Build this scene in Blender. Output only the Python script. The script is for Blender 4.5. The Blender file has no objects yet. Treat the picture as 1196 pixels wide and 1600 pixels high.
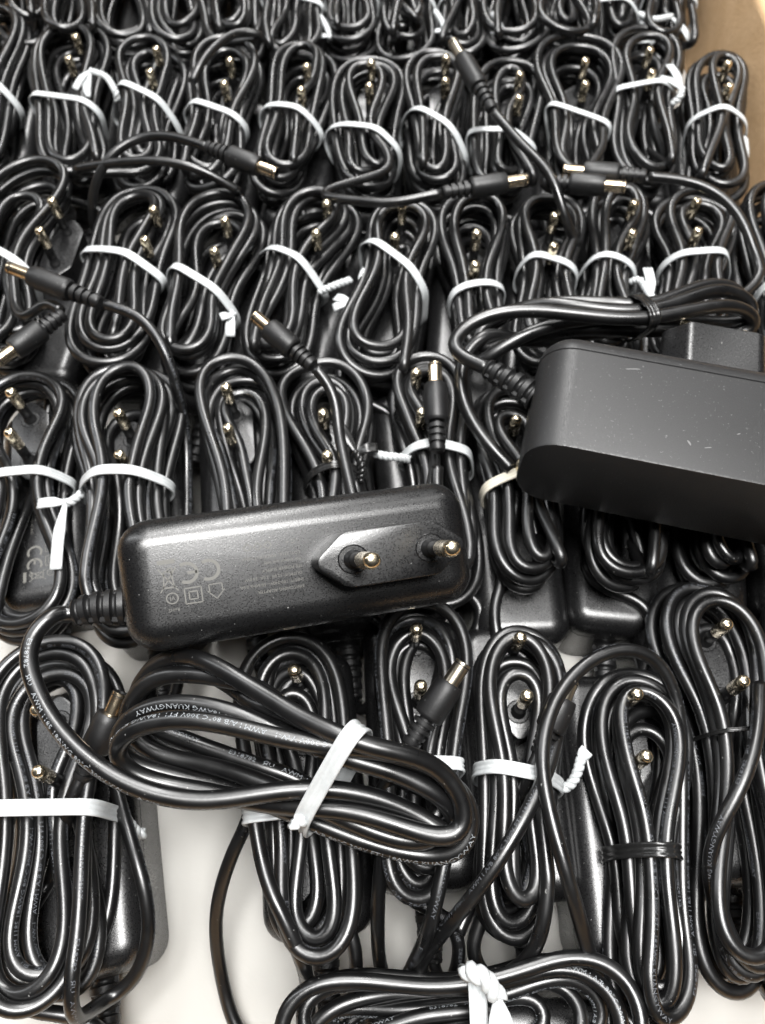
import bpy, bmesh, math, random
import numpy as np
from mathutils import Matrix, Vector, Euler

# ------------------------------------------------------------------ camera, light, exposure
MM = 0.001
HC, PITCH, FPX, PW, PH = 284.0, math.radians(62.0), 1202.0, 1196.0, 1600.0
SC = bpy.context.scene
COL = SC.collection
cam_data = bpy.data.cameras.new("camera")
cam = bpy.data.objects.new("camera", cam_data)
COL.objects.link(cam)
cam.location = (0, 0, HC * MM)
cam.rotation_euler = (math.pi / 2 - PITCH, 0, 0)
cam_data.sensor_fit = 'VERTICAL'
cam_data.sensor_height = 24.0
cam_data.lens = 24.0 * FPX / PH
cam_data.clip_start = 0.005
cam_data.clip_end = 20
cam_data.dof.use_dof = True
cam_data.dof.focus_distance = 0.20
cam_data.dof.aperture_fstop = 11.5
SC.camera = cam

world = bpy.data.worlds.new("World")
SC.world = world
world.use_nodes = True
world.node_tree.nodes["Background"].inputs[0].default_value = (0.93, 0.97, 1.0, 1)
world.node_tree.nodes["Background"].inputs[1].default_value = 0.03


def area_light(name, loc, size, aim, watts, color):
    d = bpy.data.lights.new(name, 'AREA')
    d.shape = 'RECTANGLE'
    d.size, d.size_y = size
    d.energy = watts
    d.color = color
    o = bpy.data.objects.new(name, d)
    COL.objects.link(o)
    o.location = loc
    o.rotation_euler = (Vector(aim) - Vector(loc)).to_track_quat('-Z', 'Y').to_euler()
    return o


area_light("ceiling_panel_lamp", (0.10, -0.03, 1.50), (0.48, 0.76), (0.05, 0.0, 0), 46, (1.0, 0.99, 0.975))
area_light("ceiling_strip_lamp", (-0.10, 2.2, 1.70), (0.26, 3.0), (-0.10, 2.2, 0), 84, (1.0, 0.99, 0.975))
area_light("ceiling_strip_lamp", (-1.9, 1.2, 1.75), (0.24, 3.0), (-1.0, 1.0, 0), 26, (0.97, 0.985, 1.0))
area_light("ceiling_strip_lamp", (1.0, 1.4, 1.75), (0.26, 3.0), (0.8, 1.2, 0), 12, (1.0, 0.99, 0.975))

SC.view_settings.view_transform = 'Standard'
SC.view_settings.look = 'None'
SC.view_settings.exposure = 0.05
SC.view_settings.gamma = 1.0
SC.render.engine = 'CYCLES'
SC.cycles.use_denoising = True
SC.cycles.max_bounces = 6

RNG = np.random.RandomState(11)
random.seed(5)

# ------------------------------------------------------------------ photograph-to-place geometry
FWD = np.array([0, math.cos(PITCH), -math.sin(PITCH)])
UPV = np.array([0, math.sin(PITCH), math.cos(PITCH)])


def at(px, py, z):
    """point of the place (mm) seen at a photograph pixel, at height z"""
    d = FWD + np.array([(px - PW / 2) / FPX, 0, 0]) + UPV * (PH / 2 - py) / FPX
    t = (z - HC) / d[2]
    return np.array([0, 0, HC]) + d * t


# ------------------------------------------------------------------ materials
def mat(name, color, rough, metal=0.0, spec=0.5):
    m = bpy.data.materials.new(name)
    m.use_nodes = True
    b = m.node_tree.nodes["Principled BSDF"]
    b.inputs["Base Color"].default_value = (*color, 1)
    b.inputs["Roughness"].default_value = rough
    b.inputs["Metallic"].default_value = metal
    b.inputs["Specular IOR Level"].default_value = spec
    return m, m.node_tree.nodes, m.node_tree.links, b


def noise(nodes, links, scale, detail=2, rough=0.5, coord="Object"):
    tc = nodes.new("ShaderNodeTexCoord")
    n = nodes.new("ShaderNodeTexNoise")
    n.inputs["Scale"].default_value = scale
    n.inputs["Detail"].default_value = detail
    n.inputs["Roughness"].default_value = rough
    links.new(tc.outputs[coord], n.inputs["Vector"])
    return n


def ramp(nodes, links, src, stops):
    r = nodes.new("ShaderNodeValToRGB")
    els = r.color_ramp.elements
    while len(els) < len(stops):
        els.new(0.5)
    for e, (p, c) in zip(els, stops):
        e.position = p
        e.color = (*c, 1) if len(c) == 3 else c
    links.new(src, r.inputs[0])
    return r


def bump(nodes, links, b, src, strength, dist):
    bp = nodes.new("ShaderNodeBump")
    bp.inputs["Strength"].default_value = strength
    bp.inputs["Distance"].default_value = dist
    links.new(src, bp.inputs["Height"])
    links.new(bp.outputs[0], b.inputs["Normal"])


def dusty(name, base, dust, rough0, rough1, dust_lo, dust_hi, grain, grain_s, grain_d, speck_scale):
    m, n, l, b = mat(name, base, rough0)
    sp = noise(n, l, speck_scale, 1, 0.5)
    r = ramp(n, l, sp.outputs[0], [(dust_lo, base), (dust_hi, dust)])
    l.new(r.outputs[0], b.inputs["Base Color"])
    rg = noise(n, l, 90, 3, 0.6)
    rr = ramp(n, l, rg.outputs[0], [(0.3, (rough0,) * 3), (0.7, (rough1,) * 3)])
    l.new(rr.outputs[0], b.inputs["Roughness"])
    g = noise(n, l, grain, 2, 0.6)
    bump(n, l, b, g.outputs[0], grain_s, grain_d)
    return m


M_CABLE = dusty("black_pvc_cable", (0.0035, 0.0035, 0.0037), (0.16, 0.16, 0.155), 0.25, 0.40, 0.765, 0.80, 500, 0.05, 0.0003, 1100)
M_BODY = dusty("black_textured_plastic", (0.005, 0.005, 0.0053), (0.26, 0.26, 0.25), 0.27, 0.34, 0.765, 0.80, 3300, 0.28, 0.00008, 1700)
M_BODY2 = dusty("black_matt_plastic", (0.012, 0.012, 0.0125), (0.10, 0.10, 0.10), 0.42, 0.52, 0.70, 0.84, 3000, 0.3, 0.00009, 1300)
M_CABLE.node_tree.nodes['Principled BSDF'].inputs['Specular IOR Level'].default_value = 0.85
M_BODY.node_tree.nodes['Principled BSDF'].inputs['Specular IOR Level'].default_value = 0.8
M_RUBBER = dusty("black_moulded_rubber", (0.006, 0.006, 0.0063), (0.14, 0.14, 0.135), 0.42, 0.52, 0.76, 0.80, 1200, 0.2, 0.0002, 1200)
for m_, lo, hi in ((M_BODY, 0.26, 0.37), (M_BODY2, 0.38, 0.56)):
    n_, l_ = m_.node_tree.nodes, m_.node_tree.links
    fine = noise(n_, l_, 2600, 1, 0.5)
    fr_ = ramp(n_, l_, fine.outputs[0], [(0.36, (lo,) * 3), (0.64, (hi,) * 3)])
    l_.new(fr_.outputs[0], n_["Principled BSDF"].inputs["Roughness"])
M_TIE, n_, l_, b_ = mat("white_tie_plastic", (0.66, 0.675, 0.665), 0.36)
b_.inputs["Subsurface Weight"].default_value = 0.12
b_.inputs["Subsurface Radius"].default_value = (0.002, 0.002, 0.002)
gr = noise(n_, l_, 120, 4, 0.7)
grr = ramp(n_, l_, gr.outputs[0], [(0.32, (0.40, 0.415, 0.42)), (0.6, (0.52, 0.54, 0.545))])
l_.new(grr.outputs[0], b_.inputs['Base Color'])
nn = noise(n_, l_, 260, 3)
bump(n_, l_, b_, nn.outputs[0], 0.25, 0.0004)
M_CREAM = mat("cream_tie_plastic", (0.66, 0.62, 0.52), 0.4)[0]
M_BTIE = mat("black_tie_plastic", (0.012, 0.012, 0.012), 0.22)[0]
M_BRASS, n_, l_, b_ = mat("plated_brass", (0.80, 0.70, 0.52), 0.2, 1.0)
nn = noise(n_, l_, 500, 2)
rr = ramp(n_, l_, nn.outputs[0], [(0.3, (0.14,) * 3), (0.75, (0.36,) * 3)])
l_.new(rr.outputs[0], b_.inputs["Roughness"])
M_BARREL, n_, l_, b_ = mat("plated_barrel", (0.74, 0.62, 0.46), 0.24, 1.0)
nn = noise(n_, l_, 300, 3)
rr = ramp(n_, l_, nn.outputs[0], [(0.35, (0.80, 0.68, 0.50)), (0.75, (0.55, 0.42, 0.29))])
l_.new(rr.outputs[0], b_.inputs["Base Color"])
M_NICKEL = mat("worn_nickel", (0.50, 0.45, 0.36), 0.3, 1.0)[0]
M_PRINT = mat("white_cable_ink", (0.23, 0.245, 0.26), 0.5)[0]
M_PRINT2 = mat("worn_cable_ink", (0.085, 0.09, 0.10), 0.5)[0]
M_ETCH = mat("laser_etched_grey", (0.11, 0.107, 0.097), 0.5)[0]
M_LINER, n_, l_, b_ = mat("white_card", (0.74, 0.72, 0.67), 0.62)
nn = noise(n_, l_, 14, 4)
rr = ramp(n_, l_, nn.outputs[0], [(0.3, (0.37, 0.36, 0.335)), (0.75, (0.42, 0.41, 0.387))])
l_.new(rr.outputs[0], b_.inputs["Base Color"])
n2 = noise(n_, l_, 400, 3)
bump(n_, l_, b_, n2.outputs[0], 0.15, 0.0005)
M_CARD, n_, l_, b_ = mat("brown_cardboard", (0.45, 0.30, 0.17), 0.75)
nn = noise(n_, l_, 60, 5, 0.65)
rr = ramp(n_, l_, nn.outputs[0], [(0.3, (0.60, 0.39, 0.205)), (0.7, (0.70, 0.475, 0.27))])
l_.new(rr.outputs[0], b_.inputs["Base Color"])
n2 = noise(n_, l_, 500, 3)
bump(n_, l_, b_, n2.outputs[0], 0.3, 0.0006)


# ------------------------------------------------------------------ object helpers
def link(name, mesh, parent=None, world_coords=True):
    o = bpy.data.objects.new(name, mesh)
    COL.objects.link(o)
    if parent is not None:
        o.parent = parent
        if world_coords:
            m = parent.matrix_basis.copy()
            p = parent.parent
            if p is not None:
                m = p.matrix_basis @ parent.matrix_parent_inverse @ m if False else m
            o.matrix_parent_inverse = abs_matrix(parent).inverted()
    return o


def abs_matrix(o):
    m = o.matrix_basis.copy()
    if o.parent is not None:
        m = abs_matrix(o.parent) @ o.matrix_parent_inverse @ m
    return m


def mesh_from(name, verts, faces, mats, smooth=True, midx=None):
    me = bpy.data.meshes.new(name)
    me.from_pydata([tuple(v) for v in np.asarray(verts) * MM], [], faces)
    for m in (mats if isinstance(mats, (list, tuple)) else [mats]):
        me.materials.append(m)
    if smooth:
        me.polygons.foreach_set("use_smooth", [True] * len(me.polygons))
    if midx is not None:
        me.polygons.foreach_set("material_index", midx)
    me.update()
    return me


def tag(o, label, cat, group=None, kind=None):
    o["label"] = label
    o["category"] = cat
    if group:
        o["group"] = group
    if kind:
        o["kind"] = kind


# ------------------------------------------------------------------ curves
def catmull(P, step):
    P = np.asarray(P, float)
    if len(P) < 3:
        n = max(2, int(np.linalg.norm(P[-1] - P[0]) / step) + 1)
        return P[0] + (P[-1] - P[0]) * np.linspace(0, 1, n)[:, None]
    Q = np.vstack([2 * P[0] - P[1], P, 2 * P[-1] - P[-2]])
    out = []
    for i in range(1, len(Q) - 2):
        p0, p1, p2, p3 = Q[i - 1:i + 3]
        m = max(2, int(np.linalg.norm(p2 - p1) / (step * 0.5)) + 1)
        t = np.linspace(0, 1, m, endpoint=False)[:, None]
        out.append(0.5 * ((2 * p1) + (-p0 + p2) * t + (2 * p0 - 5 * p1 + 4 * p2 - p3) * t ** 2 + (-p0 + 3 * p1 - 3 * p2 + p3) * t ** 3))
    out.append(Q[-2][None])
    return resample(np.vstack(out), step)


def resample(P, step):
    d = np.r_[0, np.cumsum(np.linalg.norm(np.diff(P, axis=0), axis=1))]
    n = max(2, int(round(d[-1] / step)) + 1)
    s = np.linspace(0, d[-1], n)
    return np.stack([np.interp(s, d, P[:, k]) for k in range(3)], 1)


def smooth(P, it=2, w=0.5):
    P = P.copy()
    for _ in range(it):
        P[1:-1] += w * (0.5 * (P[:-2] + P[2:]) - P[1:-1])
    return P


def frames(P):
    T = np.gradient(P, axis=0)
    T /= np.linalg.norm(T, axis=1)[:, None] + 1e-12
    N = np.zeros_like(P)
    a = np.array([0, 0, 1.0])
    if abs(T[0] @ a) > 0.9:
        a = np.array([1.0, 0, 0])
    n = a - T[0] * (a @ T[0])
    N[0] = n / np.linalg.norm(n)
    for i in range(1, len(P)):
        n = N[i - 1] - T[i] * (N[i - 1] @ T[i])
        N[i] = n / (np.linalg.norm(n) + 1e-12)
    return T, N, np.cross(T, N)


def tube(P, R, sides, fr=None, caps=True):
    """verts, faces of a tube with radius R (scalar or per point)"""
    T, N, B = fr if fr is not None else frames(P)
    R = np.broadcast_to(np.asarray(R, float), (len(P),))
    a = np.linspace(0, 2 * math.pi, sides, endpoint=False)
    ring = N[:, None, :] * np.cos(a)[None, :, None] + B[:, None, :] * np.sin(a)[None, :, None]
    V = (P[:, None, :] + ring * R[:, None, None]).reshape(-1, 3)
    n = len(P)
    i = np.arange(n - 1)[:, None] * sides
    j = np.arange(sides)[None, :]
    k = (np.arange(sides)[None, :] + 1) % sides
    F = np.stack([i + j, i + k, i + k + sides, i + j + sides], -1).reshape(-1, 4).tolist()
    if caps:
        F.append(list(range(sides))[::-1])
        F.append(list(range((n - 1) * sides, n * sides)))
    return V, F


# ------------------------------------------------------------------ settling of coiled cables
def settle(P, r, floor_fn, pins, iters=50, k_t=0.06, grav=0.03, skip=5, fixed=0):
    """push overlapping strands of one cable apart and let them lie on what carries them"""
    T0 = P.copy()
    n = len(P)
    d = 2 * r * 1.01
    idx = np.arange(n)
    pairs = None
    for it in range(iters):
        if it % 8 == 0:
            Q = P.astype(np.float32)
            g = (Q * Q).sum(1)
            D2 = g[:, None] + g[None, :] - 2 * Q @ Q.T
            ii, jj = np.where(D2 < (d + 4) ** 2)
            k = jj > ii + skip
            pairs = (ii[k], jj[k])
        i, j = pairs
        P[:, 2] -= grav
        P += (T0 - P) * np.array([k_t, k_t, k_t * 0.25])
        L = 0.5 * (P[:-2] + P[2:]) - P[1:-1]
        P[1:-1] += 0.34 * L
        v = P[j] - P[i]
        ln = np.linalg.norm(v, axis=1) + 1e-9
        pen = np.clip(d - ln, 0, None)
        c = (v / ln[:, None]) * (0.22 * pen)[:, None]
        c[:, 2] *= 1.7
        np.add.at(P, i, -c)
        np.add.at(P, j, c)
        for (cx, cy, cr, cz) in pins:
            w = P[:, :2] - np.array([cx, cy])
            q = np.linalg.norm(w, axis=1) + 1e-9
            m = (q < cr + r) & (P[:, 2] < cz)
            P[m, :2] += (w[m] / q[m, None]) * (cr + r - q[m])[:, None] * 0.6
        fl = floor_fn(P) + r
        P[:, 2] = np.maximum(P[:, 2], fl)
        if fixed:
            P[:fixed] = T0[:fixed]
    return P


# ------------------------------------------------------------------ lettering
_text_cache = {}


def text_mesh(s, size=1.0, res=2):
    key = (s, size, res)
    if key in _text_cache:
        return _text_cache[key]
    c = bpy.data.curves.new("t", 'FONT')
    c.body = s
    c.size = size
    c.resolution_u = res
    c.align_x = 'LEFT'
    o = bpy.data.objects.new("t", c)
    COL.objects.link(o)
    bpy.context.view_layer.update()
    me = bpy.data.meshes.new_from_object(o)
    v = np.array([q.co[:] for q in me.vertices])
    f = [list(p.vertices) for p in me.polygons]
    bpy.data.objects.remove(o)
    bpy.data.curves.remove(c)
    bpy.data.meshes.remove(me)
    _text_cache[key] = (v, f)
    return v, f


LEGEND = "E318782   \u042fU   AWM 1185 18AWG 80\u00b0C 300V VW-1   AWM I A/B 80\u00b0C 300V FT1 18AWG KUANGYWAY"


def lettering(P, r, parent, seed, scale=1.0, ink=None):
    """cable legend wrapped on the surface of the cable, over and over along it"""
    rng = np.random.RandomState(seed)
    P = resample(P, 1.2)
    T, N, B = frames(P)
    s = np.r_[0, np.cumsum(np.linalg.norm(np.diff(P, axis=0), axis=1))]
    v, f = text_mesh(LEGEND, 1.0, 1)
    h = 1.6 * scale
    x = v[:, 0] * h * 1.3
    y = (v[:, 1] - 0.33) * h
    length = x.max() + 9
    V, F = [], []
    off = 0
    s0 = 12 + rng.rand() * 30
    tw = rng.choice([-1, 1]) * rng.uniform(0.009, 0.016)
    ph0 = rng.rand() * 6.28
    while s0 + 10 < s[-1]:
        ss = s0 + x
        keep = ss < s[-1] - 2
        ok = set(np.where(keep)[0].tolist())
        ss = np.minimum(ss, s[-1] - 1)
        phi = ph0 + tw * ss + 0.9 * np.sin(ss / 57.0 + ph0) - y / r
        Pt = np.stack([np.interp(ss, s, P[:, k]) for k in range(3)], 1)
        Nn = np.stack([np.interp(ss, s, N[:, k]) for k in range(3)], 1)
        Bb = np.stack([np.interp(ss, s, B[:, k]) for k in range(3)], 1)
        W = Pt + (Nn * np.cos(phi)[:, None] + Bb * np.sin(phi)[:, None]) * (r + 0.05)
        V.append(W)
        F += [[q + off for q in ff] for ff in f if all(q in ok for q in ff)]
        off += len(W)
        s0 += length
    if not F:
        return
    me = mesh_from("lettering", np.vstack(V), F, ink or M_PRINT, smooth=False)
    link("lettering", me, parent)


def flat_text(s, x, y, size, sx=1.0):
    v, f = text_mesh(s, 1.0, 2)
    return np.c_[x + v[:, 0] * size * sx, y + v[:, 1] * size, np.zeros(len(v))], f


def ring_arc(cx, cy, r0, r1, a0, a1, n=22):
    a = np.radians(np.linspace(a0, a1, n))
    V = np.r_[np.c_[cx + r0 * np.cos(a), cy + r0 * np.sin(a), 0 * a], np.c_[cx + r1 * np.cos(a), cy + r1 * np.sin(a), 0 * a]]
    return V, [[i, i + 1, n + i + 1, n + i] for i in range(n - 1)]


def bar(x0, y0, x1, y1, w):
    d = np.array([x1 - x0, y1 - y0])
    L = np.linalg.norm(d)
    nrm = np.array([-d[1], d[0]]) / L * w / 2
    p, q = np.array([x0, y0]), np.array([x1, y1])
    V = [np.r_[p + nrm, 0], np.r_[p - nrm, 0], np.r_[q - nrm, 0], np.r_[q + nrm, 0]]
    return np.array(V), [[0, 1, 2, 3]]


def label_mesh():
    """rating print of an adapter, lying in its own xy plane; x = reading direction, 46 mm by 21 mm"""
    items = []
    # CE
    for cx in (23.3, 28.3):
        items.append(ring_arc(cx, 8.0, 1.95, 2.75, 58, 302))
    items.append(bar(25.9, 8.0, 28.1, 8.0, 0.75))
    # crossed-out bin with bar
    items += [bar(30.6, 4.6, 34.6, 4.6, 1.1), bar(30.6, 6.2, 34.6, 12.0, 0.3), bar(34.6, 6.2, 30.6, 12.0, 0.3),
              bar(31.1, 11.0, 34.1, 11.0, 0.4), bar(31.4, 11.0, 31.8, 7.0, 0.3), bar(33.8, 11.0, 33.4, 7.0, 0.3), bar(31.8, 7.0, 33.4, 7.0, 0.35)]
    items.append(ring_arc(32.0, 6.8, 0.4, 0.7, 0, 360))
    # class II square in square, level mark in a ring, house mark
    for a, w in ((1.9, 0.32), (0.95, 0.32)):
        cx, cy = 27.4, 13.7
        for q in ((-a, -a, a, -a), (a, -a, a, a), (a, a, -a, a), (-a, a, -a, -a)):
            items.append(bar(cx + q[0], cy + q[1], cx + q[2], cy + q[3], w))
    items.append(ring_arc(32.2, 13.7, 1.15, 1.45, 0, 360))
    items.append(flat_text("VI", 31.55, 13.2, 1.5))
    items.append(flat_text("RoHS", 30.8, 16.2, 1.1))
    hx, hy = 22.2, 13.5
    for q in ((-2.0, -0.3, 0, 1.9), (0, 1.9, 2.0, -0.3), (-1.5, 0.2, -1.5, -1.8), (1.5, 0.2, 1.5, -1.8), (-1.5, -1.8, 1.5, -1.8)):
        items.append(bar(hx + q[0], hy + q[1], hx + q[2], hy + q[3], 0.26))
    lines = ["SWITCHING ADAPTER", "INPUT: 100-240V~ 50/60Hz 0.8A", "OUTPUT: 12.0V  2.0A  24.0W", "ITE POWER SUPPLY", "For indoor use only", "LOT: 2116   MADE IN CHINA"]
    for i, t_ in enumerate(lines):
        items.append(flat_text(t_, 1.6, 15.2 - i * 1.75, 1.12, 0.98))
    for k in range(3):
        cx, cy, a = 9 + 2.4 * k, 4.0, 0.95
        for q in ((-a, 0, 0, a), (0, a, a, 0), (a, 0, 0, -a), (0, -a, -a, 0)):
            items.append(bar(cx + q[0], cy + q[1], cx + q[2], cy + q[3], 0.22))
    items.append(flat_text("- C +", 1.6, 3.4, 1.4))
    V, F, off = [], [], 0
    for v, f in items:
        V.append(v)
        F += [[q + off for q in ff] for ff in f]
        off += len(v)
    V = np.vstack(V)
    return V, F


# ------------------------------------------------------------------ adapter parts (mm, base at z = 0, plug end at +x)
def plan(L, W, rad, inset, n=7):
    hx, hy = L / 2 - inset, W / 2 - inset
    r = max(rad - inset, 0.6)
    out = []
    for cx, cy, a0 in ((hx - r, hy - r, 0), (-hx + r, hy - r, 90), (-hx + r, -hy + r, 180), (hx - r, -hy + r, 270)):
        for k in range(n):
            a = math.radians(a0 + 90 * k / (n - 1))
            out.append((cx + r * math.cos(a), cy + r * math.sin(a)))
    return np.array(out)


def body_mesh(L, W, T, rad, er, xc, material, seam_z):
    prof = [(0.9, 0.0), (0.25, 0.25), (0.0, 0.9), (0.0, seam_z - 0.35), (0.35, seam_z - 0.12), (0.35, seam_z + 0.12), (0.0, seam_z + 0.35)]
    for k in range(9):
        a = math.radians(90 * k / 8)
        prof.append((er * (1 - math.cos(a)) * 1.0, T - er + er * math.sin(a)))
    V, F = [], []
    m = 28
    for ins, z in prof:
        p = plan(L, W, rad, ins)
        V.append(np.c_[p[:, 0] + xc, p[:, 1], np.full(m, z)])
    V = np.vstack(V)
    for i in range(len(prof) - 1):
        for j in range(m):
            k = (j + 1) % m
            F.append([i * m + j, i * m + k, (i + 1) * m + k, (i + 1) * m + j])
    F.append(list(range(m))[::-1])
    F.append(list(range((len(prof) - 1) * m, len(prof) * m)))
    me = mesh_from("adapter_body", V, F, material)
    bm = bmesh.new()
    bm.from_mesh(me)
    for e in bm.edges:
        if len(e.link_faces) == 2 and e.calc_face_angle(0) > 0.6:
            e.smooth = False
    bm.to_mesh(me)
    bm.free()
    return me


def plug_base_mesh(material):
    h, x0 = 11.0, 20.5
    raw = [(-17.6, -1.1), (-11.0, -6.9), (11.0, -6.9), (17.6, -1.1), (17.6, 1.1), (11.0, 6.9), (-11.0, 6.9), (-17.6, 1.1)]
    pts = []
    for i in range(len(raw)):
        a, b, c = (np.array(raw[(i + k) % len(raw)]) for k in (-1, 0, 1))
        la, lc = np.linalg.norm(a - b), np.linalg.norm(c - b)
        t = min(1.6, la * 0.45, lc * 0.45)
        p, q = b + (a - b) / la * t, b + (c - b) / lc * t
        for s in (0, 0.33, 0.67, 1):
            pts.append((1 - s) ** 2 * p + 2 * s * (1 - s) * b + s * s * q)
    pts = np.array(pts)
    m = len(pts)
    V, F = [], []
    for sc, z in ((1.0, -3.0), (1.0, h - 0.5), (0.992, h - 0.14), (0.965, h)):
        V.append(np.c_[pts[:, 0] * sc + x0, pts[:, 1] * sc, np.full(m, z)])
    for i in range(3):
        for j in range(m):
            k = (j + 1) % m
            F.append([i * m + j, i * m + k, (i + 1) * m + k, (i + 1) * m + j])
    F.append(list(range(3 * m, 4 * m)))
    V = np.vstack(V)
    # raised collars round the pins
    off = len(V)
    for cx in (11.2, 29.8):
        a = np.linspace(0, 2 * math.pi, 24, endpoint=False)
        rr = [(3.7, h - 0.02), (3.55, h + 0.16), (3.35, h + 0.02), (2.9, h + 0.02), (0.1, h + 0.02)]
        v = np.vstack([np.c_[cx + r * np.cos(a), r * np.sin(a), np.full(24, z)] for r, z in rr])
        for i in range(len(rr) - 1):
            for j in range(24):
                k = (j + 1) % 24
                F.append([off + i * 24 + j, off + i * 24 + k, off + (i + 1) * 24 + k, off + (i + 1) * 24 + j])
        V = np.vstack([V, v])
        off += len(v)
    me = mesh_from("plug_base", V, F, material)
    bm = bmesh.new()
    bm.from_mesh(me)
    for e in bm.edges:
        if len(e.link_faces) == 2 and e.calc_face_angle(0) > 0.5:
            e.smooth = False
    bm.to_mesh(me)
    bm.free()
    return me


def pin_mesh():
    prof = [(2.35, 0), (2.35, 1.0), (1.85, 1.2), (1.85, 3.6), (1.75, 3.75), (1.75, 4.1), (1.87, 4.25), (1.87, 9.6), (1.80, 9.75), (2.0, 9.85), (2.0, 17.2), (1.85, 18.1), (1.45, 18.7), (0.85, 18.95), (0.15, 19.0)]
    a = np.linspace(0, 2 * math.pi, 16, endpoint=False)
    V = np.vstack([np.c_[r * np.cos(a), r * np.sin(a), np.full(16, z)] for r, z in prof])
    F, mi = [], []
    for i in range(len(prof) - 1):
        for j in range(16):
            k = (j + 1) % 16
            F.append([i * 16 + j, i * 16 + k, (i + 1) * 16 + k, (i + 1) * 16 + j])
            mi.append(1 if prof[i][1] > 9.7 else 0)
    F.append(list(range((len(prof) - 1) * 16, len(prof) * 16)))
    mi.append(1)
    return mesh_from("pin", V, F, [M_RUBBER, M_BRASS], True, mi)


BODY_L, BODY_W, BODY_T, BODY_XC = 86.0, 33.5, 32.0, 1.5
ME_BODY = body_mesh(BODY_L, BODY_W, BODY_T, 8.0, 7.0, BODY_XC, M_BODY, 22.5)
ME_PLUG = plug_base_mesh(M_BODY)
ME_PIN = pin_mesh()
LV, LF = label_mesh()
LB = LV.copy()
LB[:, 0] = 2.2 - LV[:, 0]
LB[:, 1] = 10.2 - LV[:, 1]
LB[:, 2] = BODY_T + 0.05
ME_LABEL = mesh_from("label_print", LB, LF, M_ETCH, smooth=False)


def ribbed(P0, d, length, r0, r1, ribs, parent, name, material, bend=None):
    """moulded strain relief with ribs and a slot between them, straight or bent along a path"""
    n = ribs * 8 + 6
    t = np.linspace(0, 1, n)
    if bend is None:
        path = P0[None] + d[None] * (t * length)[:, None]
    else:
        path = resample(bend, np.linalg.norm(np.diff(bend, axis=0), axis=1).sum() / (n - 1))[:n]
        n = len(path)
        t = np.linspace(0, 1, n)
    base = r0 + (r1 - r0) * t
    ph = (t * ribs) % 1.0
    depth = np.clip((np.abs(ph - 0.5) * 2 - 0.30) / 0.18, 0, 1)     # 1 on rib, 0 in groove
    groove = base * (0.70 + 0.30 * depth)
    groove[:3] = r0
    groove[-3:] = np.minimum(base[-3:], r1) * np.array([1, 0.97, 0.9])[:len(groove[-3:])]
    V, F = tube(path, groove, 16)
    # two spines joining the ribs, as moulded
    T, N, B = frames(path)
    for sgn in (1, -1):
        sp = path + B * sgn * (base * 0.72)[:, None]
        v, f = tube(sp, base * 0.24, 6)
        F += [[q + len(V) for q in ff] for ff in f]
        V = np.vstack([V, v])
    me = mesh_from(name, V, F, material)
    bm = bmesh.new(); bm.from_mesh(me)
    for e in bm.edges:
        if len(e.link_faces) == 2 and e.calc_face_angle(0) > 0.7:
            e.smooth = False
    bm.to_mesh(me); bm.free()
    return link(name, me, parent)


def dc_plug(Pa, Pt, parent, barrel_mat, k=1.0):
    """barrel plug; Pa = where the cable goes in, Pt = tip of the barrel"""
    v = Pt - Pa
    L = np.linalg.norm(v)
    d = v / L
    q = L / 41.0
    prof = [(0, 2.3), (0.5, 2.9)]
    for i in range(4):
        z = 1.2 + i * 3.0
        prof += [(z, 3.1 + i * 0.22), (z + 1.7, 3.2 + i * 0.22), (z + 1.75, 2.45), (z + 2.9, 2.45)]
    prof += [(13.4, 4.2), (14.2, 4.75), (15.0, 4.95), (27.0, 4.95), (30.2, 4.6), (30.8, 4.3), (30.85, 2.4)]
    s = np.array([p[0] for p in prof]) * q
    R = np.array([p[1] for p in prof]) * k
    path = Pa[None] + d[None] * s[:, None]
    fr0 = frames(np.array([Pa, Pa + d, Pa + 2 * d]))
    fr = tuple(np.repeat(f[:1], len(path), 0) for f in fr0)
    V, F = tube(path, R, 20, fr)
    me = mesh_from("dc_plug", V, F, M_RUBBER)
    bm = bmesh.new(); bm.from_mesh(me)
    for e in bm.edges:
        if len(e.link_faces) == 2 and e.calc_face_angle(0) > 0.6:
            e.smooth = False
    bm.to_mesh(me); bm.free()
    o = link("dc_plug", me, parent)
    prof = [(30.5, 2.75), (39.2, 2.75), (39.25, 2.6), (39.7, 2.6), (39.75, 2.78), (40.7, 2.75), (41.0, 2.55), (41.0, 1.6), (34.0, 1.5), (34.0, 0.1)]
    s = np.array([p[0] for p in prof]) * q
    R = np.array([p[1] for p in prof]) * k
    path = Pa[None] + d[None] * s[:, None]
    fr = tuple(np.repeat(f[:1], len(path), 0) for f in fr0)
    V, F = tube(path, R, 20, fr, caps=False)
    mi = []
    for i in range(len(prof) - 1):
        mi += [1 if i in (2, 3, 6, 7, 8) else 0] * 20
    me = mesh_from("barrel", V, F, [barrel_mat, M_RUBBER], True, mi)
    bm = bmesh.new(); bm.from_mesh(me)
    for e in bm.edges:
        if len(e.link_faces) == 2 and e.calc_face_angle(0) > 0.6:
            e.smooth = False
    bm.to_mesh(me); bm.free()
    link("barrel", me, o)
    return o


# ------------------------------------------------------------------ twist ties
def hull2(p):
    p = sorted(map(tuple, p))
    def half(q):
        h = []
        for c in q:
            while len(h) >= 2 and (h[-1][0] - h[-2][0]) * (c[1] - h[-2][1]) - (h[-1][1] - h[-2][1]) * (c[0] - h[-2][0]) <= 0:
                h.pop()
            h.append(c)
        return h
    a, b = half(p), half(p[::-1])
    return np.array(a[:-1] + b[:-1])


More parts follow.
